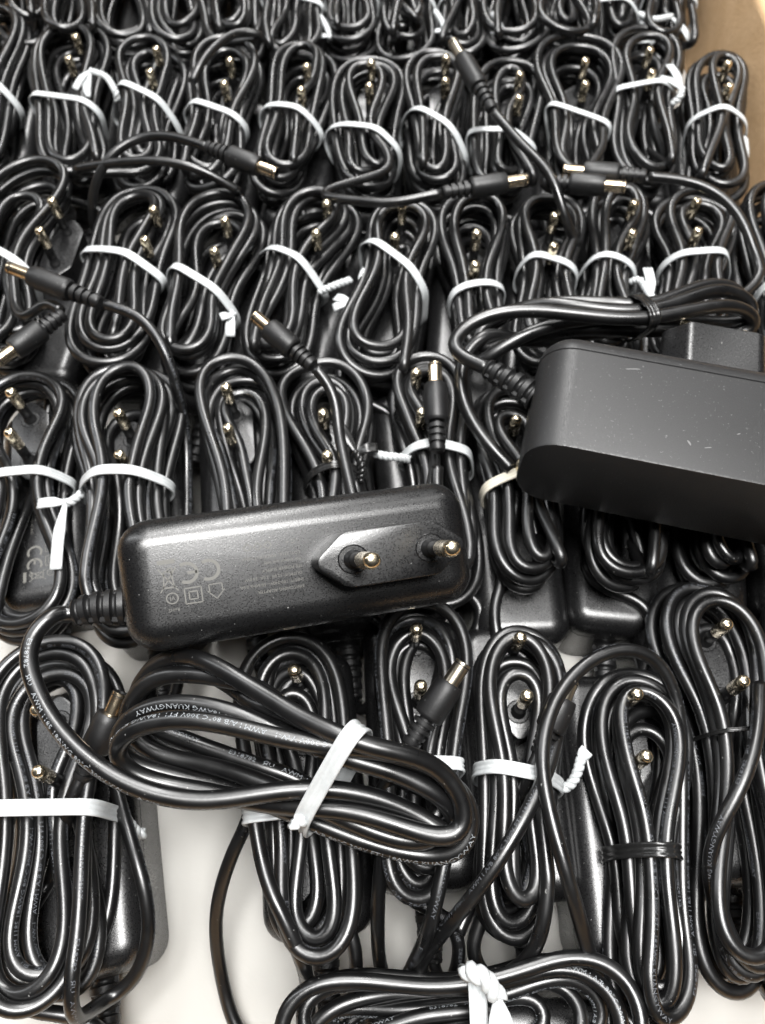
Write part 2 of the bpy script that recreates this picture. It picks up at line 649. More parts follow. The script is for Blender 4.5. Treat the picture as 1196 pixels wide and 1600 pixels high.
def ribbon(path, wdir, odir, width, thick, mats, name, parent, closed=False):
    """flat ribbed tape along path; wdir = width direction per point, odir = outward"""
    prof = [(-0.5, 0), (-0.5, 0.75), (-0.43, 1.0), (-0.3, 0.95), (-0.2, 0.55), (-0.1, 0.5), (0.0, 0.95), (0.1, 0.5), (0.2, 0.55), (0.3, 0.95), (0.43, 1.0), (0.5, 0.75), (0.5, 0)]
    m = len(prof)
    n = len(path)
    V = np.stack([path + wdir * (a * width) + odir * (b * thick) for a, b in prof], 1).reshape(-1, 3)
    F = []
    for i in range(n if closed else n - 1):
        i2 = (i + 1) % n
        for j in range(m):
            k = (j + 1) % m
            F.append([i * m + j, i * m + k, i2 * m + k, i2 * m + j])
    if not closed:
        F += [list(range(m))[::-1], list(range((n - 1) * m, n * m))]
    me = mesh_from(name, V, F, mats)
    return link(name, me, parent)


def tie_band(P, r, Lw, Rw, parent, material, width, pad=7.0):
    c = 0.5 * (Lw + Rw)
    u = (Rw - Lw)[:2]
    half = np.linalg.norm(u) / 2
    u = u / (2 * half)
    nrm = np.array([-u[1], u[0]])
    q = (P[:, :2] - c[:2])
    sd = q @ nrm
    lat = q @ u
    cr = np.where((sd[:-1] * sd[1:] <= 0) & (np.abs(lat[:-1]) < half + pad))[0]
    pts = []
    for i in cr:
        t = sd[i] / (sd[i] - sd[i + 1] + 1e-12)
        X = P[i] + t * (P[i + 1] - P[i])
        ang = np.abs((P[i + 1] - P[i])[:2] @ nrm) / (np.linalg.norm(P[i + 1] - P[i]) + 1e-9)
        rx = min(r / max(ang, 0.5), 1.5 * r)
        a = np.linspace(0, 2 * math.pi, 14, endpoint=False)
        for w in a:
            pts.append(((X[:2] - c[:2]) @ u + rx * 1.03 * math.cos(w), X[2] + r * 1.03 * math.sin(w)))
    if len(pts) < 14:
        pts = [(half * math.cos(w), Lw[2] + 6 * math.sin(w)) for w in np.linspace(0, 6.28, 20)]
    H = hull2(pts)
    H = np.vstack([H, H[:1]])
    H3 = np.c_[H, np.zeros(len(H))]
    H3 = resample(H3, 1.0)[:-1]
    c0 = H3.mean(0)
    e0 = np.ptp(H3, axis=0)
    for _ in range(14):
        H3 = 0.5 * H3 + 0.25 * (np.roll(H3, 1, 0) + np.roll(H3, -1, 0))
    H3 = c0 + (H3 - c0) * (1.05 * e0 / np.maximum(np.ptp(H3, axis=0), 1e-6))
    cen = H3.mean(0)
    tang = np.roll(H3, -1, 0) - np.roll(H3, 1, 0)
    out = np.c_[tang[:, 1], -tang[:, 0]]
    out /= np.linalg.norm(out, axis=1)[:, None] + 1e-9
    H2 = H3[:, :2] + out * 0.15
    rs = np.random.RandomState(int(abs(c[0] * 7 + c[1])) % 999)
    wob = 0.5 * np.sin(np.linspace(0, 2 * math.pi, len(H2), endpoint=False) + rs.rand() * 6)
    n3 = np.array([nrm[0], nrm[1], 0])
    u3 = np.array([u[0], u[1], 0])
    path = np.array([c[0], c[1], 0]) + H2[:, :1] * u3 + n3 * wob[:, None]
    path[:, 2] = H2[:, 1]
    od = out[:, :1] * u3 + np.c_[np.zeros((len(out), 2)), out[:, 1]]
    return ribbon(path, np.repeat(n3[None], len(path), 0), od, width, 0.75, material, "twist_tie", parent, True), H2, c, u3


def twist(points, ends, parent, material, rad=1.0, pitch=3.6):
    P = catmull(points, 0.5) if len(points) > 2 else resample(np.array(points), 0.5)
    T, N, B = frames(P)
    s = np.r_[0, np.cumsum(np.linalg.norm(np.diff(P, axis=0), axis=1))]
    V, F = np.zeros((0, 3)), []
    for k in (0, math.pi):
        a = 2 * math.pi * s / pitch + k
        Q = P + (N * np.cos(a)[:, None] + B * np.sin(a)[:, None]) * rad * 0.72
        v, f = tube(Q, rad * (1 + 0.12 * np.sin(s * 1.7 + k)), 7)
        F += [[q + len(V) for q in ff] for ff in f]
        V = np.vstack([V, v])
    for e in ends:
        E_ = catmull([P[-3], 0.5 * (P[-1] + e) + np.array([0, 0, 0.8]), e], 1.2)
        T2, N2, B2 = frames(E_)
        w = np.cross(T2, np.array([0, 0, 1.0]))
        w /= np.linalg.norm(w, axis=1)[:, None] + 1e-9
        o = np.cross(w, T2)
        pr = [(-2.0, 0), (-2.0, .45), (-1.4, .75), (-.6, .4), (0, .8), (.6, .4), (1.4, .75), (2.0, .45), (2.0, 0)]
        g = np.clip(np.linspace(0.35, 1.9, len(E_)), 0, 1)
        v = np.stack([E_ + w * (a * g)[:, None] + o * b for a, b in pr], 1).reshape(-1, 3)
        m = len(pr)
        f = [[i * m + j, i * m + (j + 1) % m, (i + 1) * m + (j + 1) % m, (i + 1) * m + j] for i in range(len(E_) - 1) for j in range(m)]
        f.append(list(range((len(E_) - 1) * m, len(E_) * m)))
        F += [[q + len(V) for q in ff] for ff in f]
        V = np.vstack([V, v])
    me = mesh_from("twisted_end", V, F, material)
    return link("twisted_end", me, parent)


# ------------------------------------------------------------------ one adapter with its coil
CR = 2.03          # cable radius
GROUP = "power adapters packed in rows in the box"
UNIT_NO = [0]


def coil_path(Tw, Bw, Lw, Rw, wt, wb, turns, rng, zb, r, fmin=0.6, flip=False, noise_amp=2.4, kk=1.9):
    c = 0.5 * (Lw + Rw)
    ww = max(np.linalg.norm((Rw - Lw)[:2]) / 2 * 0.86 - r, 4.5)
    T2, B2, C2 = Tw[:2], Bw[:2], c[:2]
    aw = np.linalg.norm(C2 - B2) / (np.linalg.norm(C2 - B2) + np.linalg.norm(T2 - C2))
    aw = min(max(aw, 0.18), 0.82)

    def centre(a):
        l0 = (a - aw) * (a - 1) / (aw * 1.0)
        l1 = a * (a - 1) / (aw * (aw - 1))
        l2 = a * (a - aw) / (1 - aw)
        return l0[:, None] * B2 + l1[:, None] * C2 + l2[:, None] * T2

    order = rng.permutation(turns)
    fs = fmin + (1 - fmin) * (order + rng.uniform(-0.25, 0.25, turns)) / max(turns - 1, 1)
    fs = np.clip(fs, fmin, 1.03)
    gs = (order + 0.55) / turns
    m = 64
    pts = []
    for i in range(turns):
        th = np.linspace(0, 2 * math.pi, m, endpoint=False)
        nx = (i + 1) % turns
        bl = np.clip((th / (2 * math.pi) - 0.8) / 0.2, 0, 1)
        bl = bl * bl * (3 - 2 * bl)
        f = fs[i] * (1 - bl) + fs[nx] * bl
        g = gs[i] * (1 - bl) + gs[nx] * bl
        ext = 1 - (1 - f) * rng.uniform(0.16, 0.55)
        a0 = 0.5 - 0.5 * np.cos(th)
        lo = (1 - ext) * rng.uniform(0.5, 1.0)
        hi = 1 - (1 - ext) * rng.uniform(0.5, 1.0)
        a = lo + (hi - lo) * a0
        sg = np.sin(th)
        side = np.sign(sg)
        shape = np.tanh(kk * np.abs(sg)) / math.tanh(kk)
        lowmix = np.clip((a - 0.05) / max(aw - 0.05, 0.05), 0, 1)
        highmix = np.clip((a - aw) / max(0.80 - aw, 0.08), 0, 1)
        sm = lambda q: q * q * (3 - 2 * q)
        h = np.where(a < aw, wb * f + (ww * g - wb * f) * sm(lowmix), ww * g + (wt * f - ww * g) * sm(highmix))
        lat = -side * shape * h
        if flip:
            lat = -lat
        ph = rng.rand(4) * 6.28
        pinch = 1 - np.exp(-((a - aw) / 0.12) ** 2) * 0.7
        lat = lat + noise_amp * pinch * (np.sin(th * 1 + ph[0]) + 0.6 * np.sin(th * 2 + ph[1])) * 0.8
        q = centre(a)
        e = 1e-3
        tg = centre(np.minimum(a + e, 1)) - centre(np.maximum(a - e, 0))
        tg /= np.linalg.norm(tg, axis=1)[:, None] + 1e-9
        nr = np.c_[tg[:, 1], -tg[:, 0]]
        xy = q + nr * lat[:, None]
        z = zb + r + (i * 2 * r * 0.72) + 1.4 * np.sin(th + ph[2]) + rng.uniform(-1, 1)
        pts.append(np.c_[xy, z])
    return np.vstack(pts)


def unit(label, T=None, B=None, tie=None, wt=60, wb=55, pins=None, turns=6, colour='white', tie_w=3.8, twist_px=None, twist_ends=(),
         tail=None, plug=None, zc=46, letters=False, sides=10, fixed_pose=None, seed=None, lead=True, detail=True, barrel=None, show_label=False,
         tail_r=None, coil_scale=1.0, group=GROUP, body=True, fmin=0.6, bend=0.0, tail_z=None, zlift=0.0, relief_dir=0.0):
    UNIT_NO[0] += 1
    rng = np.random.RandomState(seed if seed is not None else 100 + UNIT_NO[0])
    r = CR
    # where the adapter lies
    Tw, Bw = at(*T, zc), at(*B, zc)
    axis = (Tw - Bw)[:2]
    axis /= np.linalg.norm(axis)
    tip_z = BODY_T + 11 + 18
    if pins is not None and len(pins) == 2:
        pf, pn = at(*pins[0], tip_z), at(*pins[1], tip_z)
        mid = 0.5 * (pf + pn)
        ax2 = (pf - pn)[:2]
        ax2 /= np.linalg.norm(ax2)
        ax = 0.5 * ax2 + 0.5 * axis
    elif pins is not None:
        pf = at(*pins[0], tip_z)
        ax = axis
        mid = pf.copy()
        mid[:2] -= ax * 9
    else:
        ax = axis
        mid = Tw.copy()
        mid[:2] -= ax * 36
    ax = ax / np.linalg.norm(ax)
    yaw = math.atan2(ax[1], ax[0])
    org = mid[:2] - ax * 20.5
    root = bpy.data.objects.new("power_adapter", None)
    COL.objects.link(root)
    root.empty_display_size = 0.01
    root.location = (org[0] * MM, org[1] * MM, 0.0006)
    root.rotation_euler = (0, 0, yaw)
    tag(root, label, "power adapter", group)
    b = link("body", ME_BODY, root, False)
    if show_label:
        link("label_print", ME_LABEL, b, False)
    pb = link("plug_base", ME_PLUG, root, False)
    pb.location = (0, 0, BODY_T * MM)
    for s in (-1, 1):
        p = link("pin", ME_PIN, pb, False)
        p.location = ((20.5 + s * 9.3) * MM, 0, 10.9 * MM)
        p.rotation_euler = (0, math.radians(-1.6 * s), 0)
    ax3 = np.array([ax[0], ax[1], 0])
    # strain relief at the cable end
    e0 = np.array([org[0], org[1], 15.0]) - ax3 * (BODY_L / 2 - BODY_XC - 1.0)
    rel_dir = -ax3
    ribbed(e0, rel_dir, 20.0, 4.7, 3.4, 5, root, "strain_relief", M_RUBBER)
    e1 = e0 + rel_dir * 19.0
    # coil
    Lw, Rw = at(*tie[0], zc), at(*tie[1], zc)
    depth = np.linalg.norm(0.5 * (Tw + Bw) - np.array([0, 0, HC]))
    px2mm = abs(at(T[0] + 50, T[1], zc)[0] - at(T[0] - 50, T[1], zc)[0]) / 100
    px2mmb = abs(at(B[0] + 50, B[1], zc)[0] - at(B[0] - 50, B[1], zc)[0]) / 100
    zb = BODY_T + 0.5
    grow = 1.0 if T[1] > 850 else 1.16
    turns += 2
    P = coil_path(Tw, Bw, Lw, Rw, wt * grow * px2mm - r, wb * grow * px2mmb - r, turns, rng, zb + zlift, r, fmin, bool(rng.randint(2)))
    side = np.array([-ax[1], ax[0], 0]) * (1 if rng.randint(2) else -1)
    leadp = [e1, e1 + rel_dir * 4 + np.array([0, 0, 1]), e1 + rel_dir * 9 + side * 5 + np.array([0, 0, 8]), P[0] + side * 14 - ax3 * 3 + np.array([0, 0, -2])]
    P = P[3:-4]
    full = np.vstack([np.array(leadp), P[::4]])
    tail_pts = None
    P = catmull(full, 3.0)

    bx, by = org
    cth, sth = ax

    def floor_fn(Q):
        X = (Q[:, 0] - bx) * cth + (Q[:, 1] - by) * sth
        Y = -(Q[:, 0] - bx) * sth + (Q[:, 1] - by) * cth
        on = (X > -43) & (X < 46) & (np.abs(Y) < 16.5)
        hexa = (np.abs(X - 20.5) < 17.5) & (np.abs(Y) < 7)
        f = np.where(on, BODY_T, 3.0)
        f = np.where(hexa, BODY_T + 11.0, f)
        far = X >= 44
        f = np.where(far, 26.0, f)
        f = np.where((~on) & (~far) & (X > -43), 22.0, f)
        return f

    pinc = []
    for s in (-1, 1):
        q = org + ax * (20.5 + s * 9.2)
        pinc.append((q[0], q[1], 2.2, tip_z + 4))
    P = settle(P, r, floor_fn, pinc, iters=52 if detail else 36, fixed=4)
    P = smooth(P, 7, 0.5)
    coil_only = P
    if not tail:
        e_ = P[-1]
        cw = 0.5 * (Lw + Rw)
        cw[2] = BODY_T + r + 0.3
        m1 = 0.55 * e_ + 0.45 * cw
        m1[2] = min(e_[2] - 3.0, BODY_T + 8)
        g_ = P[-1] - P[-4]
        g_ = g_ / (np.linalg.norm(g_) + 1e-9)
        add = catmull(np.vstack([e_[None], (e_ + g_ * 6 - np.array([0, 0, 2.0]))[None], m1[None], cw[None]]), 3.0)[1:]
        P = np.vstack([P, add])
        P = np.vstack([coil_only[:-3], smooth(P[len(coil_only) - 3:], 4, 0.5)])
    if tail:
        tp = [at(x, y, z) for x, y, z in tail]
        pre = P[-14:-4]
        P = np.vstack([P[:-14], catmull(np.vstack([P[-14][None], tp]), 3.0)]) if False else np.vstack([P, catmull(np.vstack([P[-1][None] + (P[-1] - P[-2]) * 3, tp]), 3.0)[1:]])
        P = np.vstack([coil_only[:-3], smooth(P[len(coil_only) - 3:], 6, 0.5)])
    P = resample(catmull(P, 1.6), 1.6 if detail else 2.4)
    V, F = tube(P, r, sides)
    cab = link("cable", mesh_from("cable", V, F, M_CABLE), root)
    if letters:
        lettering(P, r, cab, 40 + UNIT_NO[0], 1.0, M_PRINT2)
    if plug:
        Pa, Pt = at(*plug[0]), at(*plug[1])
        dc_plug(Pa, Pt, root, barrel or M_BARREL, 0.88)
        if not tail or np.linalg.norm(at(*tail[-1]) - Pa) > 14:
            d_ = (Pt - Pa) / np.linalg.norm(Pt - Pa)
            q_ = [Pa + d_ * 2, Pa - d_ * 7, Pa - d_ * 20 - np.array([0, 0, 7.0]), Pa - d_ * 38 - np.array([0, 0, 13.0]), Pa - d_ * 52 - np.array([0, 0, 15.0])]
            q_ = catmull(np.array(q_), 1.6)
            q_[:, 2] = np.maximum(q_[:, 2], BODY_T + r + 0.3)
            V, F = tube(q_, r, sides)
            link("cable", mesh_from("cable_lead", V, F, M_CABLE), root)
    m = {'white': M_TIE, 'black': M_BTIE, 'cream': M_CREAM}[colour]
    band, H2, c, u3 = tie_band(coil_only[8:], r, Lw, Rw, root, m, tie_w * 0.86)
    if twist_px:
        pts = [at(x, y, z) for x, y, z in twist_px]
        ends = [at(x, y, z) for x, y, z in twist_ends]
        twist(pts, ends, band, m)
    return root


# ------------------------------------------------------------------ the box and its lining
def box_part(name, lo, hi, material, parent):
    bm = bmesh.new()
    bmesh.ops.create_cube(bm, size=1.0)
    for v in bm.verts:
        v.co = Vector([(lo[k] + (hi[k] - lo[k]) * (v.co[k] + 0.5)) * MM for k in range(3)])
    bmesh.ops.bevel(bm, geom=bm.edges[:], offset=0.0006, segments=2, affect='EDGES')
    me = bpy.data.meshes.new(name)
    bm.to_mesh(me)
    bm.free()
    me.materials.append(material)
    return link(name, me, parent)


BX0, BX1, BY0, BY1, BH = -226.0, 184.0, -130.0, 560.0, 72.0
box = bpy.data.objects.new("cardboard_box", None)
COL.objects.link(box)
box.empty_display_size = 0.01
tag(box, "brown corrugated cardboard box holding all the black power adapters", "box")
box_part("bottom_panel", (BX0 - 4, BY0 - 4, -5), (BX1 + 4, BY1 + 4, -1), M_CARD, box)


def wall_sheet(name, x_fn, y0, y1, h, parent):
    """right-hand wall, a little bowed as used cardboard is, with a fold to the flap outside"""
    n, mz = 40, 10
    V, F = [], []
    for side in (0, 1):
        for i in range(n + 1):
            y = y0 + (y1 - y0) * i / n
            for j in range(mz + 1):
                z = -1 + (h + 1) * j / mz
                V.append((x_fn(y, z) + side * 4.0, y, z))
    s = (n + 1) * (mz + 1)
    for i in range(n):
        for j in range(mz):
            a = i * (mz + 1) + j
            F.append([a, a + 1, a + mz + 2, a + mz + 1])
            F.append([s + a, s + a + mz + 1, s + a + mz + 2, s + a + 1])
    for i in range(n):
        a = i * (mz + 1) + mz
        F.append([a, s + a, s + a + mz + 1, a + mz + 1])
    return link(name, mesh_from(name, V, F, M_CARD), parent)


wall_sheet("wall_panel", lambda y, z: BX1 + 2.0 * math.sin(y / 90.0) + 0.04 * z, BY0, BY1, BH, box)
box_part("wall_panel", (BX0 - 4, BY0, -1), (BX0, BY1, BH), M_CARD, box)
box_part("wall_panel", (BX0 - 4, BY1, -1), (BX1 + 4, BY1 + 4, BH), M_CARD, box)
box_part("wall_panel", (BX0 - 4, BY0 - 4, -1), (BX1 + 4, BY0, BH), M_CARD, box)
fv = []
for i in range(21):
    y = BY0 + (BY1 - BY0) * i / 20
    x0 = BX1 + 2.0 * math.sin(y / 90.0) + 0.04 * BH
    for (dx, dz) in ((5.0, 0.5), (9.0, 2.2), (60.0, -6), (120.0, -22), (120.0, -26), (60.0, -10), (9.0, -1.8), (5.0, -3.0)):
        fv.append((x0 + dx, y, BH + dz))
ff = [[i * 8 + j, i * 8 + (j + 1) % 8, (i + 1) * 8 + (j + 1) % 8, (i + 1) * 8 + j] for i in range(20) for j in range(8)]
link("flap", mesh_from("flap", fv, ff, M_CARD), box)
liner = box_part("lining_sheet", (BX0 + 2, BY0 + 2, -0.9), (BX1 - 2, BY1 - 2, 0.4), M_LINER, None)
tag(liner, "off-white card sheet lining the bottom of the box under the adapters", "card sheet")

# ------------------------------------------------------------------ rows of adapters (pixels of the photograph)
# ---- front row
unit("front-row adapter at the far left, wide white tie, brass plug inside its coil",
     T=(76, 1008), B=(58, 1597), tie=((-34, 1276), (190, 1265)), wt=108, wb=114, pins=[(55, 1110), (64, 1205)], turns=6, tie_w=5.2,
     twist_px=[(192, 1272, 40), (215, 1300, 36), (226, 1302, 34)], twist_ends=[(205, 1312, 32)], letters=True, sides=16, show_label=True,
     tail=[(165, 1562, 30), (212, 1532, 33), (235, 1455, 38), (222, 1370, 44), (198, 1290, 42), (184, 1240, 38), (170, 1180, 36)],
     plug=((127, 1218, 55), (190, 1082, 64)), seed=4, fmin=0.62)
unit("front-row adapter beneath the big diagonal coil, first one after the bare white gap",
     T=(455, 1000), B=(488, 1515), tie=((384, 1283), (572, 1262)), wt=82, wb=92, pins=[(460, 1046)], turns=7, tie_w=4.6,
     letters=True, sides=16, tail=[(480, 1600, 16), (430, 1655, 10), (375, 1620, 9), (347, 1530, 14), (337, 1430, 26), (362, 1335, 38), (392, 1275, 44), (402, 1200, 42)], seed=21)
unit("front-row adapter with grey barrel plug pointing up, second past the white gap",
     T=(655, 945), B=(655, 1425), tie=((582, 1205), (728, 1200)), wt=80, wb=78, pins=[(648, 984), (661, 1070)], turns=6, tie_w=4.4,
     letters=True, sides=14, plug=((640, 1165, 62), (725, 1035, 70)), barrel=M_NICKEL,
     tail=[(620, 1550, 16), (594, 1510, 24), (591, 1400, 44), (602, 1300, 52), (612, 1210, 50)], seed=33)
unit("front-row adapter with slanted white tie whose twisted end sticks up behind its small plug",
     T=(808, 985), B=(798, 1485), tie=((733, 1206), (888, 1232)), wt=78, wb=76, pins=[(808, 998), (830, 1086)], turns=7, tie_w=4.6,
     letters=True, sides=14, twist_px=[(880, 1232, 46), (894, 1222, 47), (904, 1200, 48), (908, 1182, 48)], twist_ends=[(918, 1172, 50)],
     plug=((842, 1180, 58), (893, 1062, 64)), barrel=M_NICKEL,
     tail=[(720, 1570, 24), (665, 1550, 28), (655, 1505, 36), (740, 1400, 58), (800, 1312, 63), (858, 1200, 62), (876, 1120, 54)], seed=44)
unit("front-row adapter with a shiny black tie round the narrow waist of its coil",
     T=(1010, 1040), B=(1030, 1640), tie=((958, 1330), (1060, 1338)), wt=95, wb=78, pins=[(990, 1085), (1016, 1182)], turns=6, colour='black', tie_w=4.6,
     letters=True, sides=14, tail=[(1080, 1560, 50), (1066, 1400, 48), (1066, 1220, 50), (1062, 1115, 54), (1036, 1040, 60), (990, 1012, 64), (930, 1026, 65), (872, 1085, 66), (846, 1170, 66), (858, 1265, 66), (890, 1380, 64), (925, 1505, 48)], seed=55, fmin=0.5)
unit("front-row adapter with long crossing coil held by a thin black wire near the right edge",
     T=(1075, 895), B=(1150, 1570), tie=((1085, 1153), (1205, 1148)), wt=80, wb=85, pins=[(1130, 978), (1168, 1062)], turns=6, colour='black', tie_w=1.4,
     letters=True, sides=14, tail=[(1210, 1560, 26), (1190, 1535, 28), (1140, 1470, 38), (1110, 1385, 50), (1112, 1315, 58), (1158, 1230, 63), (1184, 1150, 63), (1188, 1070, 58)], seed=66)
unit("front-row adapter cut off by the right edge of the picture, white tie just showing",
     T=(1262, 915), B=(1300, 1560), tie=((1186, 1108), (1350, 1100)), wt=85, wb=95, turns=6, tie_w=4.6, sides=12, seed=77)

# ---- second row
G2 = GROUP
unit("second-row adapter cut by the left edge, printed label partly showing inside its coil",
     T=(38, 575), B=(35, 990), tie=((-45, 752), (108, 742)), wt=74, wb=80, pins=[(18, 612), (15, 678)], turns=3, tie_w=4.2, letters=True, sides=12, show_label=True, seed=81, fmin=0.86)
unit("second-row adapter whose white tie has two long loose ends hanging at its left",
     T=(205, 575), B=(205, 1010), tie=((126, 772), (270, 764)), wt=74, wb=75, pins=[(185, 645), (188, 712)], turns=7, tie_w=4.4, letters=True, sides=12,
     twist_px=[(128, 772, 50), (112, 784, 51), (100, 786, 50)], twist_ends=[(60, 788, 50), (88, 890, 48)],
     tail=[(270, 960, 36), (290, 860, 32), (293, 760, 32), (290, 670, 40), (276, 605, 54), (255, 540, 64), (215, 493, 66), (165, 476, 67)], plug=((158, 473, 67), (14, 418, 70)), seed=82)
unit("second-row adapter with no visible tie, its coil running under the loose adapter",
     T=(362, 575), B=(400, 960), tie=((338, 838), (470, 832)), wt=58, wb=66, pins=[(355, 607), (355, 668)], turns=6, tie_w=4.4, letters=True, sides=12,
     seed=83)
unit("second-row adapter with thin black tie, its plug thrown back over the row behind",
     T=(500, 572), B=(540, 960), tie=((492, 762), (566, 752)), wt=68, wb=70, pins=[(505, 645)], turns=6, colour='black', tie_w=3.6, sides=12,
     twist_px=[(562, 752, 52), (565, 728, 56), (556, 705, 58)], twist_ends=[(522, 655, 62), (590, 700, 58)],
     tail=[(530, 680, 62), (528, 630, 66), (505, 585, 69), (494, 576, 70)], plug=((490, 572, 70), (398, 494, 74)), seed=84)
unit("second-row adapter with a gold plug standing upright in its coil above a white tie",
     T=(655, 550), B=(690, 940), tie=((636, 716), (744, 722)), wt=62, wb=66, pins=[(650, 587), (660, 640)], turns=6, tie_w=4.2, sides=12,
     twist_px=[(640, 718, 50), (622, 715, 53), (598, 712, 54), (582, 706, 55), (580, 700, 56)],
     tail=[(684, 780, 60), (684, 730, 62)], plug=((684, 706, 62), (680, 568, 68)), seed=85)
unit("second-row adapter half hidden by the larger adapter, cream tie showing beside it",
     T=(785, 600), B=(828, 925), tie=((752, 772), (880, 756)), wt=62, wb=62, turns=6, colour='cream', tie_w=4.2, sides=12, seed=86)
unit("second-row adapter under the middle of the larger adapter, only its coil bottom showing",
     T=(965, 590), B=(980, 925), tie=((900, 760), (1035, 760)), wt=64, wb=74, turns=6, sides=12, seed=87)
unit("second-row adapter under the right end of the larger adapter, coil bottom near the edge",
     T=(1118, 590), B=(1125, 920), tie=((1050, 760), (1180, 760)), wt=64, wb=62, turns=6, sides=12, seed=88)

unit("second-row adapter cut off by the right edge, below the end of the larger adapter",
     T=(1268, 590), B=(1290, 930), tie=((1200, 760), (1335, 760)), wt=62, wb=64, turns=6, sides=12, seed=89)

# ---- third row
unit("third-row adapter mostly cut off by the left edge of the picture",
     T=(-30, 262), B=(-95, 520), tie=((-125, 380), (-40, 410)), wt=60, wb=55, turns=6, sides=10, seed=90, detail=False)
unit("third-row adapter at the left, tilted coil with a gold plug lying across its white tie",
     T=(98, 272), B=(20, 560), tie=((-42, 398), (48, 440)), wt=60, wb=62, pins=[(84, 315), (60, 360)], turns=6, tie_w=4.0, sides=10, seed=91,
     tail=[(70, 470, 60), (95, 485, 62)], plug=((100, 490, 62), (-6, 566, 62)))
unit("third-row adapter with broad clean white tie, second full coil from the left",
     T=(245, 298), B=(165, 580), tie=((134, 404), (254, 448)), wt=58, wb=64, pins=[(240, 327)], turns=6, tie_w=4.2, sides=10, seed=92,
     tail=[(140, 540, 30), (165, 460, 28), (160, 390, 32), (142, 325, 50), (165, 252, 66), (215, 216, 70), (270, 213, 72), (325, 231, 72)], plug=((322, 229, 72), (433, 271, 70)))
unit("third-row adapter whose white tie slants down to a knotted end pointing at the viewer",
     T=(375, 315), B=(290, 590), tie=((260, 438), (370, 492)), wt=64, wb=60, pins=[(352, 345), (335, 392)], turns=6, tie_w=4.0, sides=10, seed=93,
     twist_px=[(366, 488, 48), (362, 496, 48)], twist_ends=[(360, 526, 46), (345, 496, 50)])
unit("third-row adapter with wide open loop and a white tie twisted out to the right",
     T=(520, 300), B=(430, 580), tie=((414, 396), (502, 456)), wt=64, wb=60, pins=[(510, 322), (495, 360)], turns=6, tie_w=3.8, sides=10, seed=94,
     twist_px=[(500, 456, 50), (520, 447, 53), (548, 437, 54)])
unit("third-row adapter with a dense fanned coil and a white tie twisted out to the left",
     T=(632, 322), B=(575, 600), tie=((578, 410), (656, 468)), wt=50, wb=74, pins=[(628, 328), (618, 365)], turns=7, tie_w=4.0, sides=10, seed=95,
     twist_px=[(582, 412, 52), (568, 428, 54), (562, 458, 53), (545, 474, 52)], twist_ends=[(525, 465, 52), (522, 482, 51)])
unit("third-row adapter with upright oval loop just left of the tied black coil",
     T=(742, 312), B=(752, 570), tie=((702, 478), (788, 468)), wt=54, wb=50, pins=[(748, 362), (740, 417)], turns=6, tie_w=3.8, sides=10, seed=96)
unit("third-row adapter behind the left half of the tied black coil, dark cable falling across it",
     T=(862, 308), B=(850, 580), tie=((806, 428), (902, 446)), wt=60, wb=56, pins=[(867, 342), (866, 380)], turns=6, tie_w=4.0, sides=10, seed=97,
     tail=[(905, 540, 34), (926, 470, 32), (915, 410, 42), (886, 350, 60), (862, 275, 70), (815, 225, 72), (772, 175, 74)], plug=((770, 172, 74), (708, 66, 76)), barrel=M_NICKEL)
unit("third-row adapter with narrow loop and a bulky white knot over the tied black coil",
     T=(985, 290), B=(950, 580), tie=((908, 422), (988, 442)), wt=46, wb=54, pins=[(990, 320), (990, 362)], turns=6, tie_w=3.8, sides=10, seed=98,
     twist_px=[(986, 440, 50), (1000, 438, 53), (1010, 452, 52), (1020, 466, 52)], twist_ends=[(1012, 420, 54)])
unit("third-row adapter with white tie under a dark cable sweeping over the right side",
     T=(1085, 300), B=(1075, 570), tie=((1032, 422), (1138, 428)), wt=58, wb=58, pins=[(1088, 318), (1092, 358)], turns=6, tie_w=4.0, sides=10, seed=99,
     tail=[(1185, 440, 58), (1180, 400, 60), (1155, 335, 66), (1110, 295, 68), (1060, 280, 69), (1015, 276, 69)], plug=((1010, 275, 69), (880, 266, 66)))
unit("third-row adapter cut off by the right edge beside the cardboard wall",
     T=(1215, 290), B=(1225, 570), tie=((1176, 462), (1270, 462)), wt=54, wb=56, turns=6, tie_w=4.0, sides=10, seed=101)

# ---- fourth row
unit("fourth-row adapter cut off by the left edge, white tie end showing",
     T=(15, 28), B=(-40, 285), tie=((-66, 128), (26, 168)), wt=46, wb=50, turns=6, sides=8, seed=110, detail=False)
unit("fourth-row adapter at the left, its pins beside the hooked white tie end",
     T=(122, 56), B=(120, 285), tie=((58, 172), (164, 195)), wt=56, wb=52, pins=[(122, 60), (104, 90)], turns=6, tie_w=4.0, sides=8, seed=111, detail=False)
unit("fourth-row adapter whose white tie loops up and over to the coil on its left",
     T=(238, 72), B=(215, 290), tie=((183, 160), (275, 188)), wt=50, wb=50, pins=[(247, 78), (232, 112)], turns=6, tie_w=4.0, sides=8, seed=112, detail=False,
     twist_px=[(184, 158, 54), (180, 142, 58), (166, 120, 60), (140, 110, 60)], twist_ends=[(118, 140, 56), (136, 152, 54)],
     tail=[(110, 268, 58), (180, 255, 66), (250, 251, 68), (320, 268, 66), (375, 300, 58)])
unit("fourth-row adapter with curved white tie directly above the arching cable plug",
     T=(358, 82), B=(320, 305), tie=((293, 190), (390, 216)), wt=54, wb=50, pins=[(360, 96), (350, 130)], turns=6, tie_w=4.0, sides=8, seed=113, detail=False)
unit("fourth-row adapter just right of the arching gold plug, tall loop round both pins",
     T=(480, 72), B=(430, 300), tie=((407, 188), (503, 216)), wt=46, wb=48, pins=[(480, 103), (470, 142)], turns=6, tie_w=4.0, sides=8, seed=114, detail=False)
